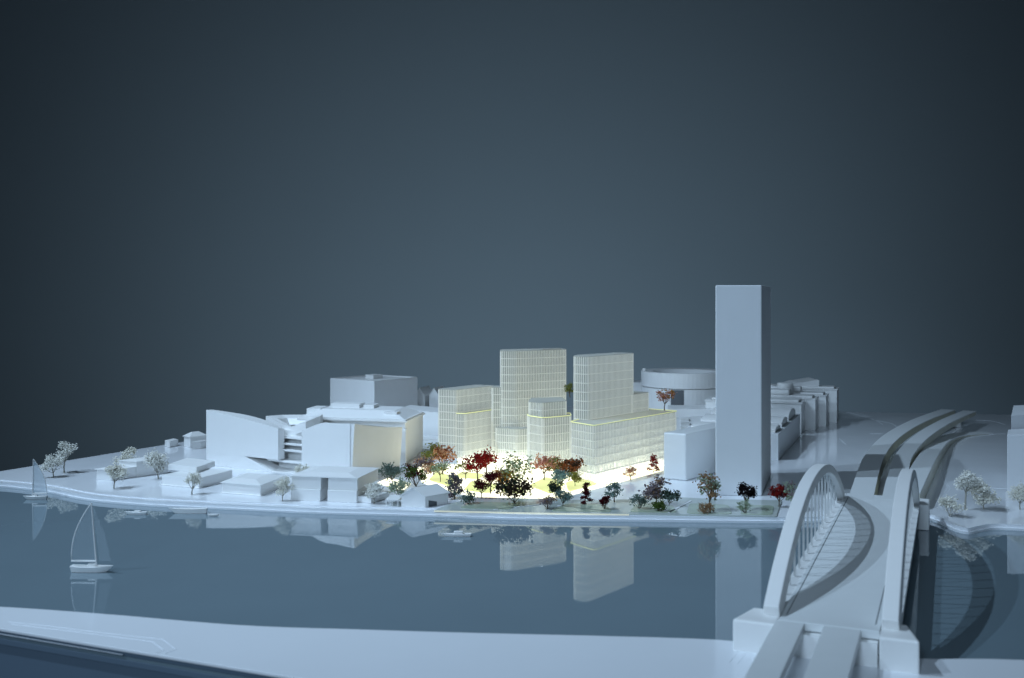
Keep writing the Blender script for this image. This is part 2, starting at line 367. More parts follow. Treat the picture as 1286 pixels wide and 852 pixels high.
# --- hall with cornice and hipped roof behind it
hn = P(509, 584); hl = hn + Vector((-.34, .085)); hr = hn + Vector((.035, .22))
hall = empty('cornice_hall', 'long white hall with cornice and hipped roof rising behind the sculpted block', 'building')
hz = top(531, hn)
part('wall', 'print', hall, lambda b: b.prism(quad(hn, hl, hr), .0002, hz), .001)
hq = quad(hn, hl, hr)
part('cornice', 'print', hall, lambda b: b.prism(inset(hq, -.006), hz, hz + .0055), .0008)
part('cornice', 'print', hall, lambda b: b.prism(inset(hq, -.002), hz + .0055, hz + .0095), .0006)
def hall_roof(b):
    o = inset(hq, .006); i_ = inset(hq, .05)
    b.loft([[(*p, hz + .0095) for p in o], [(*p, hz + .030) for p in i_]])
part('roof', 'print', hall, hall_roof)
def at(q, u, v): return lerp(lerp(q[0], q[3], u), lerp(q[1], q[2], u), v)
def mini(q, u0, u1, v0, v1): return [at(q, u0, v0), at(q, u0, v1), at(q, u1, v1), at(q, u1, v0)]
for u0, u1, v0, v1, z in ((.10, .22, .12, .30, .028), (.38, .48, .45, .70, .040), (.52, .80, .45, .70, .042), (.84, .98, .2, .6, .030)):
    part('roof_box', 'print', hall, lambda b: b.prism(mini(hq, u0, u1, v0, v1), hz + .0096, hz + z), .0006)
for k in range(3):
    q = quad(P(506 + k * 1, 584.5 - k * 2), P(500 + k, 583.5 - k * 2), P(508 + k, 582 - k * 2))
part('buttress', 'print', hall, lambda b: b.prism(quad(P(509.5, 586), P(501, 585), P(511, 583)), .0002, top(539, hn)), .0006)

# --- long slab behind, and terraced steps in front of it
sn = P(556, 556); sl = P(500, 549)
block('rear_slab', 'long low white slab with a ledge roof between the cornice hall and the lit wing', 'building', [sn, sn + Vector((.03, .14)), sl + Vector((.03, .14)), sl], top(519, sn))
stp = empty('stepped_terraces', 'broad white steps rising behind the autumn trees beside the cornice hall', 'steps')
for k in range(4):
    a, c = P(509 + k, 583 - 8.2 * k), P(575 + k, 585 - 8.2 * k)
    part('step', 'print', stp, lambda b: b.prism([a, c, P(575, 556), P(512, 555)], .0002 if k == 0 else .0055 * k + .0001, .0055 * (k + 1)), .0008)

# --- cubic block
bn = Vector(((470 - CX) * 4.05 / F, 4.05)); bl = bn + Vector((-.20, .155)); br = bn + Vector((.150, .215))
cb = empty('cubic_block', 'tall white cube with a flat parapet roof standing at the far left', 'building')
bz = top(480, bn); bq = quad(bn, bl, br)
part('wall', 'print', cb, lambda b: b.prism(bq, .0002, bz), .0008)
def parapet(b):
    o, i_ = inset(bq, .0012), inset(bq, .0075)
    rings = [[(*o[k], bz), (*o[k], bz + .004), (*i_[k], bz + .004), (*i_[k], bz)] for k in (0, 1, 2, 3, 0)]; b.loft(rings, caps=False)
part('parapet', 'print', cb, parapet)
part('lift_house', 'print', cb, lambda b: b.prism(mini(bq, .42, .60, .40, .62), bz + .0002, bz + .016), .0006)

def gable(name, label, n, l, r, eave, ridge, axis_long=True, m='print', over=.002):
    """gable end on the n-l side, ridge running n->r"""
    h = empty(name, label, 'house'); q = quad(n, l, r)
    mf, mb = lerp(q[0], q[3], .5), lerp(q[1], q[2], .5)
    def wl(b):
        b.add([(*q[0], .0002), (*q[3], .0002), (*q[3], eave), (*mf, ridge), (*q[0], eave), (*q[1], .0002), (*q[2], .0002), (*q[2], eave), (*mb, ridge), (*q[1], eave)],
              [(0, 1, 2, 3, 4), (5, 9, 8, 7, 6), (0, 4, 9, 5), (1, 6, 7, 2), (4, 3, 8, 9), (2, 7, 8, 3), (0, 5, 6, 1)])
    part('wall', m, h, wl)
    ax = (q[1] - q[0]).normalized() * over; sd = (q[0] - q[3]).normalized() * over; th = .0022; dz = (ridge - eave) / max(1e-4, (q[0] - mf).length) * over
    for side, e0, e1_ in ((1, q[0], q[1]), (-1, q[3], q[2])):
        a, bb = e0 + sd * side - ax, e1_ + sd * side + ax; c, d = mb + ax, mf - ax
        def rf(b):
            lo = [(*a, eave - dz + .0003), (*bb, eave - dz + .0003), (*c, ridge + .0003), (*d, ridge + .0003)]
            b.loft([lo, [(x, y, z + th) for x, y, z in lo]])
        part('roof', m, h, rf)
    return h
d5 = 4.35
for k, (x0, x1, lab) in enumerate(((521, 533, 'narrow white gabled house with clipped roof beside the white cube'), (539, 551, 'narrow white gabled house half hidden by the lit left wing'))):
    n = Vector(((x1 - CX) * d5 / F, d5)); l = Vector(((x0 - CX) * d5 / F, d5 + .004))
    gable('gabled_house', lab, n, l, n + Vector((.03, .11)), top(497, n), top(488, n))

# --- far left pavilions
p0 = P(213, 562.5); tag(part('low_shed', 'print', None, lambda b: b.prism(quad(p0, P(207, 561), P(224, 560)), .0002, top(554.5, p0)), .001), 'tiny white flat shed near the far left plate edge', 'shed')
pv = empty('hip_pavilion', 'small white pavilion with shallow hipped roof beside the sculpted block', 'pavilion')
p1 = P(239, 562.5); pq = quad(p1, P(231, 561), P(259, 560)); pz = top(550, p1)
part('wall', 'print', pv, lambda b: b.prism(pq, .0002, pz), .0008)
part('roof', 'print', pv, lambda b: b.loft([[(*p, pz + .0003) for p in inset(pq, -.003)], [(*p, pz + .003) for p in inset(pq, -.003)], [(*p, pz + .016) for p in inset(pq, .018)]]))
part('annex', 'print', pv, lambda b: b.prism(quad(P(252, 564), P(241, 565), P(268, 561)), .0002, .026), .001)

# --- low waterside houses
ln, ll, lr = P(140, 604), P(121, 602.5), P(211, 594)
lowA = empty('long_low_house', 'long low white house with a taller rear half at the far left quay', 'house')
q = quad(ln, ll, lr); zA = top(590, ll)
part('front_wall', 'print', lowA, lambda b: b.prism(mini(q, 0, 1, 0, .42), .0002, zA), .0008)
part('front_roof', 'print', lowA, lambda b: b.loft([[(*p, zA + .0002) for p in inset(mini(q, 0, 1, 0, .42), -.003)], [(*p, zA + .0022) for p in inset(mini(q, 0, 1, 0, .42), -.003)], [(*p, zA + .007) for p in inset(mini(q, 0, 1, 0, .42), .022)]]))
q2 = mini(q, -.02, 1.15, .425, 1)
part('rear_wall', 'print', lowA, lambda b: b.prism(q2, .0002, .043), .0008)
part('rear_roof', 'print', lowA, lambda b: b.loft([[(*p, .0432) for p in inset(q2, -.002)], [(*p, .0445) for p in inset(q2, -.002)], [(*p, .048) for p in inset(q2, .02)]]))

lowB = empty('stepped_low_house', 'low white flat-roofed house of two stepped slabs below the sculpted block', 'house')
qF = quad(P(250, 613.5), P(203, 609.5), P(292, 603)); part('lower_slab', 'print', lowB, lambda b: b.prism(qF, .0002, .0275), .001)
qG = quad(P(247, 607), P(211, 602.5), P(270, 598)); part('upper_slab', 'print', lowB, lambda b: b.prism(qG, .0277, .0435), .001)
part('sill', 'print', lowB, lambda b: b.prism(inset(qF, -.004), .0002, .003), .0008)

def lidded(name, label, n, l, r, h, rise, tiers=None):
    hs = empty(name, label, 'house'); q = quad(n, l, r)
    part('wall', 'print', hs, lambda b: b.prism(q, .0002, h), .0008)
    part('roof', 'print', hs, lambda b: b.loft([[(*p, h + .0002) for p in inset(q, -.004)], [(*p, h + .0025) for p in inset(q, -.004)], [(*p, h + rise) for p in inset(q, .03)]]))
    part('sill', 'print', hs, lambda b: b.prism(inset(q, -.003), .0002, .0025), .0006)
    return hs
n3 = P(327, 623.3)
lidded('lidded_house', 'single low white house with overhanging lid roof at the waterside', n3, P(279, 619.4), P(356, 611), top(610.5, n3), .010)

twin = empty('twin_tier_house', 'white pair of two-tier houses joined at the back beside a cream tree', 'house')
tn, tl_ = P(448, 632), P(365, 628.6); bd = Vector((.206, .979)); tr_ = tn + bd * .16
tq = quad(tn, tl_, tr_); z1, z2 = top(617, tn), top(602, tn)
for (u0, u1) in ((0, .44), (.55, 1.0)):
    part('lower_tier', 'print', twin, lambda b: b.prism(mini(tq, u0, u1, 0, .7), .0002, z1), .0008)
    part('upper_tier', 'print', twin, lambda b: b.prism(mini(tq, u0, u1, .03, 1), z1 + .0002, z2), .0008)
part('link', 'print', twin, lambda b: b.prism(mini(tq, .441, .549, .3, 1), .0002, z2 - .0015), .0006)
part('roof', 'print', twin, lambda b: b.prism(inset(mini(tq, 0, 1, .02, 1.0), -.003), z2 + .0002, z2 + .0028), .0006)
part('roof_top', 'print', twin, lambda b: b.loft([[(*p, z2 + .003) for p in inset(tq, .004)], [(*p, z2 + .009) for p in inset(tq, .035)]]))
block('annex_house', 'tiny flat white annex between the twin houses and the gabled boathouse', 'house', quad(P(466, 632.5), P(449, 631), P(488, 626)), .0155)

gn, gl_ = P(534, 637.8), P(504, 636.6)
gr = gn + Vector((.052, .052))
gh = gable('boathouse', 'white gabled boathouse with steep grey-shaded roof at the water edge', gn, gl_, gr, top(624, gn), top(613.5, P(519, 637)), over=.003)
part('painted_shade_notch', 'dark_slot', gh, lambda b: b.prism([lerp(gn, gr, .15) + Vector((.0004, -.0004)), lerp(gn, gr, .5) + Vector((.0004, -.0004)), lerp(gn, gr, .5) - Vector((.002, 0)), lerp(gn, gr, .15) - Vector((.002, 0))], .0004, [.016, .010, .010, .016]))  # dark patch standing in for the notch of shade on this wall
pg = empty('pergola', 'tiny white open pergola on thin posts beside the boathouse', 'pergola')
pgc = quad(P(500, 637), P(484, 636), P(506, 631))
part('top', 'print', pg, lambda b: b.prism(pgc, .016, .0172))
for u in (0.04, .5, .96):
    for v in (.06, .94):
        c = at(pgc, u, v); part('post', 'print', pg, lambda b: b.tube([(*c, .0002), (*c, .0159)], .0008, 6))

# --- right of the lit towers
r1n = P(861.5, 604.4); block('plain_block', 'plain soft-edged white block between the lit podium and the tall tower', 'building', quad(r1n, P(833, 601.8), r1n + (P(898.8, 594.1) - r1n) * 2.1), top(545, r1n), 'print_soft', bevel=.004)
tn0, tl0 = P(956.5, 623.2), P(898.5, 622.6)
tz = top(358.4, tn0)
tower = block('tall_tower', 'tall plain white square tower rising above everything else', 'tower', quad(tn0, tl0, tn0 + Vector((.106, .33))), tz, 'print_tower', .0025)
# saw-tooth hall and flat blocks behind
saw = empty('sawtooth_hall', 'low white hall with rows of small roof lights behind the plain block', 'building')
sq = quad(Vector((.56, 3.42)), Vector((.50, 3.46)), Vector((.86, 3.80))); sz = .072
sq = [Vector((.53, 3.36)), Vector((.86, 3.52)), Vector((.92, 3.92)), Vector((.60, 3.80))]
part('wall', 'print', saw, lambda b: b.prism(sq, .0002, sz), .001)
for i in range(4):
    for j in range(3):
        u, v = .12 + .28 * j, .06 + .24 * i
        part('roof_light', 'print', saw, lambda b: b.prism(mini([sq[0], sq[1], sq[2], sq[3]], u, u + .16, v, v + .1), sz + .0002, [sz + .012, sz + .012, sz + .003, sz + .003]))
block('low_flat_block', 'low white flat block beside the tall tower behind the roof lights', 'building', [Vector((.68, 3.38)), Vector((.84, 3.44)), Vector((.86, 3.6)), Vector((.71, 3.56))], .094, z0=.0731)
block('ring_forecourt', 'low wide white slab in front of the round arena', 'building', [Vector((.60, 3.98)), Vector((1.02, 3.96)), Vector((1.05, 4.1)), Vector((.62, 4.12))], .085)
block('far_slab', 'far white slab showing between the right lit tower and the round arena', 'building', [Vector((.47, 4.6)), Vector((.585, 4.6)), Vector((.59, 4.74)), Vector((.48, 4.74))], .137)
# round arena
rc = Vector(((859.5 - CX) * 4.38 / F, 4.38)); R0, R1_ = .180, .128
ring = empty('round_arena', 'white circular arena building with open sunken centre', 'arena', (*rc, 0))
def ringmesh(prof):
    def fn(b):
        N = 64; b.loft([[(r * math.cos(a), r * math.sin(a), z) for r, z in prof] for a in [2 * math.pi * k / N for k in range(N + 1)]], closed=True, caps=False)
    return fn
zr = .204
part('lower_drum', 'print', ring, ringmesh([(R0, .0002), (R0, zr * .68), (R0 - .02, zr * .68), (R0 - .02, .0002)]), smooth=False)
part('upper_drum', 'print', ring, ringmesh([(R0 + .002, zr * .695), (R0 + .002, zr), (R0 - .006, zr + .0005), (R1_ + .004, zr - .002), (R1_ - .02, zr - .03), (R1_ - .02, zr * .695)]))
part('gate_panel', 'dark_slot', ring, lambda b: b.prism([(R0 * math.cos(a) * 1.006, R0 * math.sin(a) * 1.006) for a in [math.radians(v) for v in (243, 249, 255, 260)]] + [(R0 * math.cos(a) * .96, R0 * math.sin(a) * .96) for a in [math.radians(v) for v in (260, 243)]], .05, zr * .67))
part('stair_head', 'print', ring, lambda b: b.prism([(-R0 + .002, -.01), (-R0 + .014, -.012), (-R0 + .014, .004), (-R0 + .002, .006)], zr + .0002, zr + .011), .0006)

# quay row: long near block with vaulted roofs, then four staggered slabs with penthouses
K0 = P(977.5, 578.5); kd = Vector((.368, .930)); kn = Vector((-.930, .368))
row = empty('vaulted_quay_block', 'long white quay block with stepped vaulted roofs directly behind the tall tower', 'building')
kl = .62
part('wall', 'print_tower', row, lambda b: b.prism([K0, K0 + kd * kl, K0 + kd * kl + kn * .30, K0 + kn * .30], .0002, .083), .0012)
def vault(b, s0, s1, w0, w1, z0, z1):
    rings = []
    for w_ in (w0, w1):
        ring_ = [(*(K0 + kd * lerp(s0, s1, t) + kn * w_), z0 + (z1 - z0) * math.sin(math.pi * (0.12 + .76 * t)) ** .6) for t in [k / 8 for k in range(9)]]
        rings.append([(*(K0 + kd * s0 + kn * w_), z0)] + ring_ + [(*(K0 + kd * s1 + kn * w_), z0)])
    b.loft(rings)
for k, (s0, s1, z) in enumerate(((.02, .15, .100), (.18, .34, .108), (.37, .58, .116))):
    part('vaulted_roof', 'print', row, lambda b: vault(b, s0, s1, .012, .28, .0832, z), .0004)
slabs = (((1006.5, 545.5), (1015.5, 541), .125, 'first and nearest'), ((1024, 541), (1030.5, 537), .131, 'second'), ((1037.5, 536.5), (1043.5, 533), .133, 'third'), ((1051, 531.5), (1053.5, 529.5), .146, 'last and farthest'))
for k, (a, c, z, od) in enumerate(slabs):
    s0, s1 = P(*a), P(*c); dirn = Vector((.368, .93)); ln_ = max(.10, (s1 - s0).length); s1 = s0 + dirn * ln_
    sl_ = empty('quay_slab', '%s of the four white stepped slabs in the quay row right of the tall tower' % od, 'building', group='stepped slabs of the quay row')
    wq = [s0, s1, s1 + kn * .36, s0 + kn * .36]
    part('wall', 'print', sl_, lambda b: b.prism(wq, .0002, z - .012), .001)
    part('eave', 'print', sl_, lambda b: b.prism(inset(wq, -.003), z - .0118, z - .008), .0005)
    part('attic', 'print', sl_, lambda b: b.prism([lerp(s0, s1, .12) + kn * .012, lerp(s0, s1, .88) + kn * .012, lerp(s0, s1, .88) + kn * .34, lerp(s0, s1, .12) + kn * .34], z - .0079, z), .002)
    if k in (1, 2):
        part('penthouse', 'print', sl_, lambda b: b.prism([lerp(s0, s1, .2) + kn * .10, lerp(s0, s1, .8) + kn * .10, lerp(s0, s1, .8) + kn * .22, lerp(s0, s1, .2) + kn * .22], z + .0002, z + .02), .006)
dm = Vector(((986 - CX) * 4.15 / F, 4.15))
def drum(b):
    b.loft([[(dm.x + r * math.cos(2 * math.pi * k / 32), dm.y + r * math.sin(2 * math.pi * k / 32), z) for k in range(32)] for r, z in ((.032, .0002), (.032, .168), (.029, .171))])
tag(part('round_drum', 'print', None, drum), 'small round white drum roof peeping over the quay row beside the tower', 'building')
vb = Vector(((1003 - CX) * 4.3 / F, 4.3))
tag(part('curved_roof_block', 'print', None, lambda b: b.loft([[(vb.x + x, vb.y + y, z) for x, z in ((-.03, .0002), (-.03, .150), (0, .160), (.04, .165), (.08, .172), (.085, .168), (.085, .0002))] for y in (0, .14)])), 'white block with upswept curved roof behind the quay slabs', 'building')

# right-hand edge buildings and small huts
e0 = P(1265, 627); eb = empty('edge_block', 'white stepped block cut off by the right edge of the picture', 'building')
ez = top(546, e0)
part('front_mass', 'print_tower', eb, lambda b: b.prism([e0, e0 + Vector((.5, -.03)), e0 + Vector((.56, .3)), e0 + Vector((.050, .10))], .0002, ez), .001)
part('rear_mass', 'print_tower', eb, lambda b: b.prism([e0 + Vector((.068, .12)), e0 + Vector((.57, .32)), e0 + Vector((.6, .5)), e0 + Vector((.2, .38))], .0002, ez + .035), .001)
part('base_step', 'print', eb, lambda b: b.prism([e0 + Vector((-.010, -.012)), e0 + Vector((.5, -.045)), e0 + Vector((.5, -.031)), e0 + Vector((-.0005, -.001))], .0002, .021), .001)
for (x, y, w_, h, lab) in ((1203, 537.5, 9, 7.5, 'tiny white hut on the plate beside the elevated road'),):
    a = P(x + w_ / 2, y); tag(part('tiny_hut', 'print', None, lambda b: b.prism([a, a + Vector((.004, .03)), a + Vector((-.026, .03)), a + Vector((-.03, 0))], .0002, h * a.y / F + .004), .001), lab, 'hut')

# ------------------------------------------------------------------ lit acrylic towers
def facade(parent, poly, z0, z1, nf, step, r=.010):
    """hollow frosted shell over a light box, one slab ring per floor, joined field of mullions too fine to pick apart"""
    pl = rounded(poly, r, 4); n = len(pl); inn = inset(pl, .0022)
    def shell(b):
        b.add([(*p, z0) for p in inn] + [(*p, z1 - .0018) for p in inn], [(i, (i + 1) % n, n + (i + 1) % n, n + i) for i in range(n)])
    part('frosted_shell', 'glazing', parent, shell)
    part('light_box', 'light_box', parent, lambda b: b.prism(inset(pl, .006), z0 - .0003, z0 + .0006))
    part('roof', 'glazing', parent, lambda b: b.prism(pl, z1 - .0016, z1))
    dz = (z1 - z0) / nf
    mb = MB(); i_ = inset(pl, .0085); mb.loft([[(*o, 0), (*o, .0015), (*q_, .0015), (*q_, 0)] for o, q_ in zip(pl + pl[:1], i_ + i_[:1])], caps=False); me = mb.mesh('floor_slab', 'slab_edge')
    for k in range(1, nf):
        o = bpy.data.objects.new('floor_slab', me); COL.objects.link(o); o.parent = parent; o.location = (0, 0, z0 + dz * k)
    b = MB()
    for i in range(n):
        a, c = pl[i], pl[(i + 1) % n]; ln = (c - a).length
        if ln < 1e-5: continue
        m = max(1, round(ln / step)); t = (c - a) / ln; nn = Vector((-t.y, t.x))
        for k in range(m):
            p = a + t * (k * ln / m); wv = t * .00065; dv = nn * .0012
            b.prism([p - wv - dv * .2, p + wv - dv * .2, p + wv + dv * 1.2, p - wv + dv * 1.2], z0 + .001, z1 - .0018)
    g = b.build('mullion_grid', 'mullion', parent); g['kind'] = 'stuff'
def ledge(parent, poly, z):
    pl = rounded(inset(poly, -.0006), .012, 4); i_ = inset(pl, .0022)
    part('terrace_edge', 'glow_edge', parent, lambda b: b.loft([[(*o, z), (*o, z + .0024), (*q_, z + .0024), (*q_, z)] for o, q_ in zip(pl + pl[:1], i_ + i_[:1])], caps=False))

# left wing block
wl_, wf, wr = W(549, 581), W(573, 583), W(622, 573)
wz = top(488.5, wl_)
lw = empty('lit_wing', 'translucent lit acrylic wing of moderate height, leftmost of the glowing blocks', 'building')
facade(lw, quad(wf, wl_, wr), .0026, wz, 9, 0.0066)
wd_ = (wr - wf).normalized(); wn_ = Vector((wd_.y, -wd_.x))
ppoly = [wf + wd_ * .001 - wn_ * .01, wf + wd_ * .010 + wn_ * .026, wr + wn_ * .026, wr - wn_ * .01]
facade(lw, ppoly, .0026, .145, 6, 0.0066); ledge(lw, ppoly, .1452)
# left tower
f1, l1, r1 = W(647, 579), W(628, 578.5), W(712, 572)
t1 = empty('left_lit_tower', 'tall translucent lit acrylic tower with rounded corner, left of the glowing pair', 'tower')
z_t1 = top(441, f1)
facade(t1, [f1, r1, r1 + Vector((-.02, .10)), l1 + Vector((.0, .10)), l1], .0026, z_t1, 13, 0.0066, .014)
part('roof_screen', 'glazing', t1, lambda b: b.prism(mini(quad(f1, l1, r1), .1, .9, .55, .92), z_t1 + .0002, z_t1 + .004))
low1 = [l1 + Vector((-.028, .002)), l1 + Vector((.012, .006)), l1 + Vector((.02, .07)), l1 + Vector((-.02, .07))]
facade(t1, low1, .0026, .222, 9, 0.0066, .008)
low2 = [f1 + Vector((.004, -.045)), f1 + Vector((.055, -.02)), f1 + Vector((.055, .02)), f1 + Vector((.0, .012)), l1 + Vector((-.018, -.012))]
facade(t1, low2, .0026, .095, 4, 0.0066, .010)
# middle block
fm, lm_, rm = W(680.5, 595), W(663.6, 592.5), W(712, 590.5)
mb_ = empty('lit_middle_block', 'lower translucent lit acrylic block between the two glowing towers', 'building')
mz = top(506, fm)
facade(mb_, [fm, rm, rm + Vector((-.01, .12)), lm_ + Vector((.01, .12)), lm_], .0026, mz, 8, 0.0066, .008)
mlow = [fm + Vector((.002, -.03)), rm + Vector((.012, -.03)), rm + Vector((.012, .04)), lm_ + Vector((-.004, .03)), lm_ + Vector((-.001, -.006))]
facade(mb_, mlow, .0026, .155, 6, 0.0066, .008); ledge(mb_, mlow, .1552)
# right tower with podium
f2, l2, r2 = W(738, 602.5), W(719.5, 600.5), W(797.5, 588)
t2 = empty('right_lit_tower', 'tall translucent lit acrylic tower on a stepped podium, right of the glowing pair', 'tower')
z_t2 = top(448, f2)
dirT = (r2 - f2).normalized(); nT = Vector((-dirT.y, dirT.x))
facade(t2, [f2, r2, r2 + nT * .060, l2 + Vector((.018, .075)), l2], .0026, z_t2, 13, 0.0066, .014)
mid_r = f2 + dirT * ((r2 - f2).length + .085); midp = [r2 - dirT * .02 + nT * .001, mid_r, mid_r + nT * .075, r2 - dirT * .02 + nT * .075]
facade(t2, midp, .0026, top(495, r2), 9, 0.0066, .006)
pc = P(746, 607.2); pe = P(829.4, 586); pdv = (pe - pc).normalized(); pe = pc + pdv * .475; pn = Vector((-pdv.y, pdv.x)); pw = P(715.5, 600)
pod = [pc, pe, pe + pn * .15, pw + Vector((.06, .12)), pw]
facade(t2, pod, .0026, .157, 7, .0078, .016); ledge(t2, pod, .1572)

# ------------------------------------------------------------------ arch bridge
DZ = .045
bA0, bA1 = P(982, 771, DZ), P(1061, 625, DZ); ax = (bA1 - bA0).normalized(); nx = Vector((ax.y, -ax.x)); BL = (bA1 - bA0).length
BWID = .136
def B(s, w_): return bA0 + ax * s + nx * w_
bridge = empty('arch_bridge', 'white road bridge with two tall tied arches and thin hangers crossing the water', 'bridge')
part('deck', 'print_road', bridge, lambda b: b.prism([B(-.03, 0), B(-.03, BWID), B(BL + .06, BWID), B(BL + .06, 0)], DZ - .012, DZ), .0008)
for w_ in (.007, BWID - .007):
    part('deck_joint', 'dark_slot', bridge, lambda b: b.prism([B(0, w_ - .0007), B(0, w_ + .0007), B(BL, w_ + .0007), B(BL, w_ - .0007)], DZ - .001, DZ + .0003))
RISE = .128
def archz(t): return DZ + RISE * (1 - (2 * t - 1) ** 2) ** 0.92 if 0 < t < 1 else DZ
def arch(b, w0, w1):
    N = 40; rings = []
    for i in range(N + 1):
        t = i / N; s = -.012 + (BL + .024) * t
        z = DZ - .002 + RISE * (1 - abs(2 * t - 1) ** 2.15)
        dt = 1e-3; z2_ = RISE * (1 - abs(2 * min(1, t + dt) - 1) ** 2.15); z1_ = RISE * (1 - abs(2 * max(0, t - dt) - 1) ** 2.15)
        tg = Vector(((BL + .024) * 2 * dt, z2_ - z1_)).normalized(); nr = Vector((-tg.y, tg.x))
        h = .0085 + .0075 * abs(2 * t - 1) ** 3
        o = (s + nr.x * h, z + nr.y * h); i_ = (s - nr.x * h, z - nr.y * h)
        rings.append([(*B(i_[0], w0), i_[1]), (*B(i_[0], w1), i_[1]), (*B(o[0], w1 - .002), o[1]), (*B(o[0], w0 + .002), o[1])])
    b.loft(rings)
AW = ((-.026, 0.0), (BWID, BWID + .026))
for w0, w1 in AW:
    part('arch', 'print', bridge, lambda b: arch(b, w0, w1), .0015, smooth=False)
hm = {}
for w0, w1 in AW:
    wc = (w0 + w1) / 2
    for k in range(1, 17):
        t = k / 17; s = BL * t; z = DZ - .002 + RISE * (1 - abs(2 * t - 1) ** 2.15) - .006; c = B(s, wc)
        part('hanger', 'print', bridge, lambda b: b.prism([B(s - .0016, wc - .0016), B(s + .0016, wc - .0016), B(s + .0016, wc + .0016), B(s - .0016, wc + .0016)], DZ - .010, z))
    part('edge_beam', 'print', bridge, lambda b: b.prism([B(0, w0 + .006), B(0, w1 - .0005), B(BL, w1 - .0005), B(BL, w0 + .006)], DZ - .014, DZ - .003), .0006)
def pier(b, s0, s1, w0, w1, ch, z0=WZ):
    b.prism([B(s0, w0), B(s0, w1), B(s1, w1 - (ch if w1 > BWID / 2 else 0)), B(s1, w0 + (ch if w1 < BWID / 2 else 0))], z0 + .0003, DZ - .0005)
part('pier', 'print', bridge, lambda b: pier(b, -.052, .018, -.062, -.0005, .018), .003)
part('pier', 'print', bridge, lambda b: pier(b, -.052, .018, BWID + .0005, BWID + .052, .018), .003)
part('pier_wall', 'print', bridge, lambda b: b.prism([B(-.045, .002), B(-.045, BWID - .002), B(-.032, BWID - .002), B(-.032, .002)], WZ + .0003, DZ - .0125))
part('pier', 'print', bridge, lambda b: pier(b, BL - .02, BL + .06, -.045, -.0005, .0), .002)
part('pier', 'print', bridge, lambda b: pier(b, BL - .02, BL + .06, BWID + .0005, BWID + .045, .0), .002)
for w0, w1 in ((-.004, .036), (.062, .112)):
    part('approach_road', 'print_road', bridge, lambda b: b.prism([B(-.75, w0), B(-.75, w1), B(-.0305, w1), B(-.0305, w0)], DZ - .013, DZ - .0003), .0008)
part('approach_landing', 'print_road', bridge, lambda b: b.prism([B(-.052, -.001), B(-.052, .036), B(-.0302, .036), B(-.0302, -.001)], DZ - .013, DZ - .0006))

# elevated roads beyond the bridge
def road(name, label, pts, wl, wr_, thick, group='elevated roads beyond the bridge'):
    c3 = []
    for px, py, z in pts: p = P(px, py, z); c3.append(Vector((p.x, p.y, z)))
    c3 = smooth_curve(c3, 7); c2 = [Vector((p.x, p.y)) for p in c3]; a, c = shift(c2, wl), shift(c2, -wr_)
    r_ = empty(name, label, 'road', group=group)
    n = len(c3); th = [max(.003, min(thick * (1 - .68 * i / n), p.z - .0004)) for i, p in enumerate(c3)]
    part('carriageway', 'print_road', r_, lambda b: b.loft([[(*a[i], c3[i].z), (*c[i], c3[i].z), (*c[i], c3[i].z - .003), (*a[i], c3[i].z - .003)] for i in range(n)]))
    for e, sg in ((a, 1), (c, -1)):
        e2_ = shift(e, -sg * .004)
        part('side_wall', 'print_wall', r_, lambda b: b.loft([[(*e[i], c3[i].z - .0032), (*e2_[i], c3[i].z - .0032), (*e2_[i], c3[i].z - th[i]), (*e[i], c3[i].z - th[i])] for i in range(n)]))
DE = BL + .06
road('elevated_road', 'left branch of the elevated roads sweeping up and away beyond the bridge', [(1082, 628, .0452), (1088, 606, .0454), (1092, 592, .046), (1099, 574, .049), (1112, 556, .054), (1131, 541, .058), (1158, 527, .058), (1192, 514.5, .056)], .030, .024, .048)
road('elevated_road', 'middle branch of the elevated roads, ending highest at the far plate edge', [(1120, 628, .0452), (1124, 606, .0454), (1128, 592, .046), (1133, 574, .049), (1147, 556, .054), (1166, 541, .058), (1189, 528, .058), (1217, 516, .056)], .022, .026, .048)
road('slip_road', 'right slip road curving down from the bridge end to the plate', [(1141, 618, .040), (1152, 596, .044), (1163, 576, .042), (1174, 561, .032), (1186, 551, .018), (1205, 545.5, .008), (1240, 543, .0035)], .026, .026, .060)

# ------------------------------------------------------------------ boats
def hull(b, L_, w_, h, sheer=.25):
    N = 12; rings = []
    for i in range(N + 1):
        t = i / N; x = (t - .5) * L_; hw = w_ / 2 * (1 - max(0, (t - .45) / .55) ** 2.2) * (0.72 + .28 * min(1, t * 4)); hw = max(hw, .0004)
        zt = h * (1 + sheer * (2 * t - .9) ** 2 * .6)
        xb = x - .17 * L_ * max(0, (t - .55) / .45) ** 1.3 + .03 * L_ * (t < .1)
        rings.append([(x, -hw, zt), (xb, -hw * .7, 0.0), (xb, hw * .7, 0.0), (x, hw, zt)])
    b.loft(rings)
def boat_root(name, label, px, py, rz, cat='boat'):
    p = W(px, py); o = empty(name, label, cat, (p.x, p.y, WZ + .0003), 'boats on the water'); o.rotation_euler = (0, 0, math.radians(rz)); return o
def sail_frame(b, pts, r):
    b.tube(pts, r, 6)
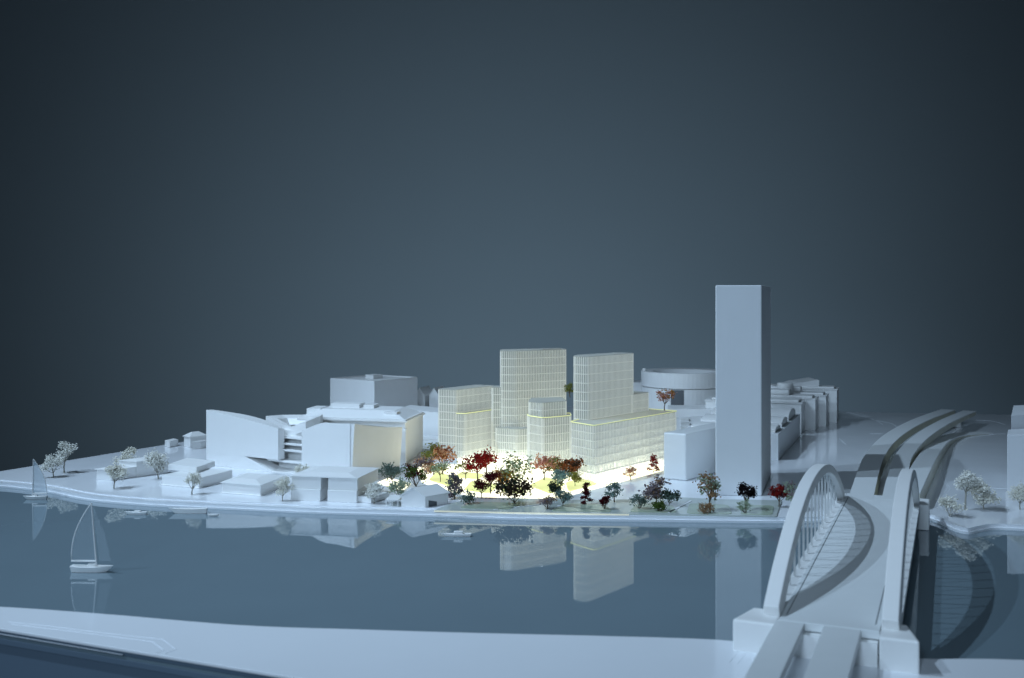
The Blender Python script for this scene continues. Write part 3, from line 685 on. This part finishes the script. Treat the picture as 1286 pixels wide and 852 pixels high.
def sailboat(name, label, px, py, Ln, mast, lean, leech, jib, rz, sail='clear'):
    o = boat_root(name, label, px, py, rz)
    part('hull', 'print', o, lambda b: hull(b, Ln, Ln * .26, Ln * .13), .0006)
    part('cabin', 'print', o, lambda b: b.prism(rounded([(-.10 * Ln, -.05 * Ln), (.10 * Ln, -.04 * Ln), (.10 * Ln, .04 * Ln), (-.10 * Ln, .05 * Ln)], .003, 3), Ln * .125, Ln * .19), .0006)
    mb0, mt = Vector((.10 * Ln, 0, Ln * .12)), Vector((.10 * Ln + lean, 0, mast))
    part('mast', 'print', o, lambda b: b.tube([mb0, mt], [.0016, .0012], 8))
    bz_ = Ln * .25; bo = Vector((leech, 0, bz_)); sgn = 1 if leech > 0 else -1
    part('boom', 'print', o, lambda b: b.tube([Vector((mb0.x + lean * .15, 0, bz_)), bo], .0018, 8))
    N = 10; edge = []
    for k in range(N + 1):
        t = k / N; q_ = lerp(bo, mt, t) + Vector((sgn * .24 * abs(leech - mb0.x) * math.sin(math.pi * t) ** .9, 0, 0)); edge.append(q_)
    def sl(b):
        inner = [lerp(Vector((mb0.x + lean * .15, 0, bz_)), mt, k / N) for k in range(N + 1)]
        for y in (0,):
            b.loft([[(p.x, -.0003, p.z), (q.x, -.0003, q.z), (q.x, .0003, q.z), (p.x, .0003, p.z)] for p, q in zip(edge, inner)])
    part('mainsail', sail, o, sl)
    part('sail_edge', 'print', o, lambda b: b.tube(edge, .0009, 6))
    if jib:
        def jb(b):
            tk = Vector((jib, 0, bz_)); ft = Vector((mb0.x + .006, 0, bz_)); mid = lerp(tk, mt, .5) + Vector((.006, 0, 0))
            b.loft([[(x.x, -.0003, x.z), (y_.x, -.0003, y_.z), (y_.x, .0003, y_.z), (x.x, .0003, x.z)] for x, y_ in ((tk, ft), (lerp(tk, mid, .5), lerp(ft, mt, .25)), (mid, lerp(ft, mt, .5)), (lerp(mid, mt, .6), lerp(ft, mt, .8)), (mt + Vector((.002, 0, 0)), mt))])
        part('jib', sail, o, jb)
    return o
sailboat('sailboat', 'white sailboat with clear sails and curved leech in the open water', 116, 718.5, .081, .130, -.010, -.040, .036, -2)
s2 = sailboat('sailboat', 'small white sailboat with frosted sail moored at the far left quay', 44, 627.5, .062, .104, -.002, -.030, 0, 183, 'frost')
def small_boat(label, px, py, Ln, rz, cabin=True, wd=.25, ht=.11):
    o = boat_root('small_boat', label, px, py, rz)
    part('hull', 'print', o, lambda b: hull(b, Ln, Ln * wd, Ln * ht), .0005)
    if cabin: part('deckhouse', 'print', o, lambda b: b.prism(rounded([(-.25 * Ln, -.06 * Ln), (.05 * Ln, -.06 * Ln), (.05 * Ln, .06 * Ln), (-.25 * Ln, .06 * Ln)], .003, 3), Ln * .09, Ln * .17), .0005)
small_boat('tiny white motorboat floating just off the left quay', 170, 646.5, .055, 178, True)
small_boat('longer white barge with low cabin moored below the low houses', 236, 645, .095, 180, False, .16, .12)
small_boat('tiny white dinghy at the stern of the moored barge', 269, 648.5, .028, 0, False, .3, .16)
small_boat('low white boat floating alone below the boathouse', 572, 674, .068, 180, True, .2, .085)

# ------------------------------------------------------------------ model trees
def make_tree(px, py, hpx, wpx, leaf, label, z=0.0002, shape='round', dens=1.0, trunk=.35, seed=0, name='model_tree', twig=None, d=None, leaf2=None, cat='tree', group='model trees'):
    rnd = random.Random(seed * 7919 + int(px * 13 + py * 7))
    if d is None: p = P(px, py, z)
    else: p = Vector(((px - CX) * d / F, d))
    h = hpx * p.y / F; wd = wpx * p.y / F
    o = empty(name, label, cat, (p.x, p.y, z), group)
    tw = twig or ('twig_pale' if leaf in ('cream', 'ivory') else 'twig')
    tb, cb_ = MB(), MB(); cb2 = MB()
    tips = []; r0 = max(.0011, h * .028)
    if shape == 'bush': nb, t0 = 7, .06
    elif shape == 'cone': nb, t0 = 10, .12
    else: nb, t0 = 7, trunk
    ang0 = rnd.uniform(0, 6.28); lean = Vector((rnd.uniform(-.08, .08) * h, rnd.uniform(-.06, .06) * h, 0))
    fork = Vector((0, 0, t0 * h)) + lean * .5
    tb.tube([Vector((0, 0, 0)), fork * .5 + Vector((rnd.uniform(-.02, .02) * h, 0, 0)), fork], [r0 * 1.3, r0, r0 * .85], 6)
    for k in range(nb):
        a = ang0 + k * 2.4; rr = wd / 2 * rnd.uniform(.55, 1.0); tz_ = rnd.uniform(max(t0 + .12, .42), 1.0) * h
        if shape == 'cone': tz_ = h * (t0 + (1 - t0) * k / (nb - 1)); rr = wd / 2 * (1.05 - .85 * k / (nb - 1))
        if shape == 'vase': tz_ = rnd.uniform(.7, 1.0) * h; rr = wd / 2 * rnd.uniform(.7, 1.0)
        if k == 0 and shape != 'cone': tz_, rr = h * .97, wd * .12
        tip = Vector((rr * math.cos(a), rr * .8 * math.sin(a), tz_)) + lean
        st = lerp(Vector((0, 0, 0)), fork, rnd.uniform(.75, 1.0)) if shape != 'cone' else lerp(fork, Vector((0, 0, h)), k / nb * .8)
        mid = lerp(st, tip, .5) + Vector((0, 0, -.03 * h if shape != 'vase' else -.07 * h)) + Vector((rnd.uniform(-1, 1), rnd.uniform(-1, 1), 0)) * h * .04
        tb.tube([st, mid, tip], [r0 * .6, r0 * .42, r0 * .2], 5)
        tips.append(tip)
        for _ in range(3):
            q_ = lerp(mid, tip, rnd.uniform(.1, .8)); e = q_ + Vector((rnd.uniform(-1, 1), rnd.uniform(-1, 1), rnd.uniform(.1, 1))) * wd * .17
            tb.tube([q_, e], [r0 * .3, r0 * .15], 4); tips.append(e)
    s0 = max(.0017, min(.0031, wd * .054))
    for ti, tip in enumerate(tips):
        tgt = cb2 if (leaf2 and ti % 3 == 0) else cb_
        for _ in range(int(rnd.uniform(13, 22) * dens)):
            c = tip + Vector((rnd.gauss(0, 1), rnd.gauss(0, 1), rnd.gauss(0, .8))) * wd * .11
            if c.z < .10 * h: c.z = .10 * h + rnd.random() * .1 * h
            s = s0 * rnd.uniform(.55, 1.25); rot = Matrix.Rotation(rnd.uniform(0, 6.28), 3, Vector((rnd.uniform(-1, 1), rnd.uniform(-1, 1), rnd.uniform(-1, 1.01))).normalized())
            sh = Vector((rnd.uniform(.7, 1.5), rnd.uniform(.6, 1.1), rnd.uniform(.35, .8)))
            vs = [c + rot @ Vector((x * sh.x, y * sh.y, zz * sh.z)) * s for x, y, zz in ((1, 0, 0), (-1, 0, 0), (0, 1, 0), (0, -1, 0), (0, 0, 1), (0, 0, -1))]
            tgt.add(vs, [(0, 2, 4), (2, 1, 4), (1, 3, 4), (3, 0, 4), (2, 0, 5), (1, 2, 5), (3, 1, 5), (0, 3, 5)])
    tb.build('trunk', tw, o)
    me = cb_.mesh('crown', leaf_mat(leaf)); c_ = bpy.data.objects.new('crown', me); COL.objects.link(c_); c_.parent = o
    if leaf2 and cb2.v:
        c2_ = bpy.data.objects.new('crown', cb2.mesh('crown', leaf_mat(leaf2))); COL.objects.link(c2_); c2_.parent = o
    return o
T = make_tree
G1, G2, G3 = 'cream trees on the left quay', 'autumn trees in the lit court and park', 'cream trees on the right bank'
T(67, 599.5, 25, 22, 'ivory', 'short cream model tree behind the moored sailboat, the lower of two', seed=1, trunk=.22, dens=1.5, group=G1)
T(80.5, 594, 37, 23, 'ivory', 'tallest cream model tree at the far left plate edge', seed=2, trunk=.4, dens=1.5, group=G1)
T(143, 613.5, 27, 26, 'cream', 'cream model tree in front of the long low house', seed=3, trunk=.3, dens=1.5, group=G1)
T(158, 592, 25, 23, 'cream', 'cream treetop peeping over the roof of the long low house', seed=4, dens=1.4, group=G1)
T(199, 601.5, 32, 27, 'ivory', 'round cream model tree at the right end of the long low house', seed=5, trunk=.22, dens=1.9, group=G1)
T(241, 621, 27, 18, 'cream', 'slim cream model tree before the stepped low house', seed=6, trunk=.25, dens=1.4, group=G1)
T(355, 629.5, 27, 21, 'cream', 'cream model tree with bare dark stem between lidded and twin houses', seed=7, trunk=.3, dens=1.2, group=G1)
T(377, 603, 18, 17, 'cream', 'small cream shrub at the foot of the sculpted block entrance', seed=8, shape='bush', dens=1.0, group=G1)
T(470, 632.5, 25, 22, 'ivory', 'lacy cream model tree in front of the tiny annex', seed=9, trunk=.3, dens=1.3, group=G1)
T(500, 626, 22, 24, 'palegreen', 'pale whitish-green shrub behind the boathouse gable', seed=10, shape='bush', dens=1.0, group=G1)
T(1212, 640.5, 44, 28, 'ivory', 'tall cream model tree with thin bare trunk on the right bank', seed=11, trunk=.52, dens=1.4, group=G3)
T(1235, 640, 30, 28, 'cream', 'bushy cream model tree nearest the edge block on the right bank', seed=12, trunk=.2, dens=1.8, group=G3)
T(1192, 649, 22, 26, 'cream', 'low straggly cream shrub at the right bank corner', seed=13, shape='bush', dens=.9, group=G3)
T(1281, 640, 30, 22, 'cream', 'cream model tree cut by the right edge of the picture', seed=14, trunk=.3, dens=1.4, group=G3)
# colourful trees of the court and the park
T(493, 610.5, 27, 28, 'greygreen', 'grey-green tree before the glowing side of the sculpted block', seed=20, trunk=.3, dens=1.2, group=G2)
T(462, 600, 11, 11, 'darkgreen', 'tiny dark green bush under the glowing facade', seed=21, shape='bush', dens=1.3, group=G2)
T(523, 612.5, 27, 22, 'moss', 'dark mossy tree just above the boathouse ridge', seed=22, shape='bush', dens=1.5, leaf2='maroon', group=G2)
T(533, 604, 28, 24, 'mauve', 'mauve and peach tree between mossy tree and lit path', seed=23, trunk=.3, leaf2='peach', group=G2)
T(541, 593, 35, 22, 'olive', 'slender olive tree rising highest at the left of the court', seed=24, trunk=.45, dens=.9, group=G2)
T(556, 597, 34, 26, 'peach', 'peach and rust coloured tree before the lit wing', seed=25, trunk=.3, leaf2='rust', group=G2)
T(553, 606.5, 22, 22, 'palegreen', 'small pale green tree with thin trunk at the lit lawn', seed=26, trunk=.45, leaf2='yellowgreen', dens=.8, group=G2)
T(585, 603.5, 23, 25, 'olive', 'thin sprawling olive sprig left of the red trees', seed=27, shape='vase', dens=.35, group=G2)
T(600, 606, 30, 26, 'red', 'lower bright red tree in the court', seed=28, trunk=.45, dens=1.0, group=G2)
T(611, 601, 36, 27, 'red', 'taller bright red tree in front of the left lit tower', seed=29, shape='vase', trunk=.5, dens=1.0, group=G2)
T(571, 626, 28, 22, 'mauve', 'dense grey-mauve conical tree right of the boathouse', seed=30, shape='cone', dens=1.3, leaf2='greygreen', group=G2)
T(588, 634.5, 15, 18, 'greygreen', 'low grey-green shrub at the quay below the mauve cone', seed=31, shape='bush', dens=.9, group=G2)
T(605, 626.5, 23, 18, 'maroon', 'dark maroon spiky tree at the court edge', seed=32, shape='vase', trunk=.3, dens=1.4, group=G2)
T(616, 621, 27, 18, 'maroon', 'maroon lollipop tree with bare trunk beside the golden one', seed=33, trunk=.55, dens=1.4, group=G2)
T(630, 615, 23, 22, 'gold', 'golden orange tree in the middle of the court', seed=34, trunk=.25, dens=1.5, leaf2='tan', group=G2)
T(646, 614, 36, 44, 'olive', 'largest olive green tree spreading before the middle block', seed=35, trunk=.3, dens=1.2, leaf2='palegreen', group=G2)
T(647, 634.5, 28, 42, 'brown', 'big dark brown and green forked bush at the front of the park', seed=36, shape='vase', trunk=.12, dens=1.7, leaf2='darkgreen', group=G2)
T(683, 604, 28, 27, 'pink', 'pink blossom tree with forked trunk before the middle block', seed=37, shape='vase', trunk=.35, dens=.9, leaf2='peach', group=G2)
T(697, 604, 28, 23, 'olive', 'olive and peach tree between pink tree and rust tree', seed=38, trunk=.35, dens=.9, leaf2='peach', group=G2)
T(714, 605, 26, 28, 'rust', 'rust brown tree at the corner of the right podium', seed=39, trunk=.25, dens=1.6, leaf2='brown', group=G2)
T(722, 612, 16, 18, 'yellowgreen', 'small yellow-green tree with pale trunk under the rust tree', seed=40, trunk=.45, dens=.9, leaf2='olive', group=G2)
T(704, 614, 22, 21, 'teal', 'pale teal tree in the right half of the court', seed=41, trunk=.3, dens=1.2, group=G2)
T(699, 626, 20, 18, 'darkgreen', 'dark green tree just below the teal one', seed=42, shape='bush', dens=1.6, group=G2)
T(707, 637, 20, 18, 'greygreen', 'grey-green tree at the quay below the dark green one', seed=43, trunk=.25, dens=1.3, leaf2='teal', group=G2)
T(687, 641, 16, 19, 'mauve', 'low mauve and peach shrub on the park lawn', seed=44, shape='bush', dens=.7, leaf2='tan', group=G2)
T(735, 634.5, 27, 13, 'maroon', 'slender maroon tree standing alone on the park sheet', seed=45, trunk=.3, shape='cone', dens=1.2, group=G2)
T(759, 641, 18, 12, 'maroon', 'tiny maroon bush nearest the water right of the slender maroon tree', seed=46, shape='bush', dens=1.1, group=G2)
T(772, 632, 26, 18, 'greygreen', 'upright grey-green tree in front of the lit podium path', seed=47, trunk=.3, dens=1.3, leaf2='teal', group=G2)
T(803, 640.5, 19, 18, 'greygreen', 'small grey-green tree in the middle of the right park', seed=48, shape='bush', dens=1.1, group=G2)
T(825, 635, 30, 29, 'mauve', 'broad mauve-brown tree before the plain block', seed=49, trunk=.3, dens=1.3, leaf2='tan', group=G2)
T(840, 637, 19, 23, 'darkgreen', 'dark green spreading tree right of the mauve-brown one', seed=50, shape='vase', trunk=.25, dens=1.0, leaf2='greygreen', group=G2)
T(829, 643.5, 13, 19, 'moss', 'low mossy shrub at the foot of the mauve-brown tree', seed=51, shape='bush', dens=1.1, group=G2)
T(792, 603, 16, 14, 'peach', 'tiny peach tree on the lit strip along the podium', seed=52, trunk=.3, dens=.8, group=G2)
T(821, 594, 21, 13, 'red', 'tiny bright red tree at the right end of the lit strip', seed=53, trunk=.25, shape='cone', dens=1.2, group=G2)
T(892, 643, 43, 29, 'tan', 'tall tan and brown tree with pale leaves left of the tall tower front', seed=54, trunk=.4, dens=1.2, leaf2='palegreen', group=G2)
T(886, 646, 12, 17, 'tan', 'low tan shrub at the foot of the tall tan tree', seed=55, shape='bush', dens=.9, group=G2)
T(937, 642, 32, 20, 'black', 'almost black burgundy tree in front of the tall tower', seed=56, trunk=.4, dens=1.9, group=G2)
T(936, 646, 17, 16, 'palegreen', 'pale lacy shrub at the foot of the black tree', seed=57, shape='bush', dens=.7, group=G2)
T(978, 638, 27, 20, 'red', 'dark red fan-shaped tree beside the bridge arch', seed=58, shape='vase', trunk=.35, dens=1.7, leaf2='maroon', group=G2)
T(996, 640, 34, 24, 'palegreen', 'pale grey-green sprig tree half behind the bridge arch', seed=59, trunk=.3, dens=.9, leaf2='mauve', group=G2)
T(834.5, 518, 24, 20, 'pink', 'pink blossom tree on the podium terrace before the round arena', z=.1592, d=3.22, seed=60, shape='vase', trunk=.35, dens=.7, leaf2='gold', group=G2)
T(716, 505, 18, 11, 'olive', 'small olive tree on the roof between the two lit towers', z=.2, d=3.21, seed=61, trunk=.3, dens=1.0, group=G2)
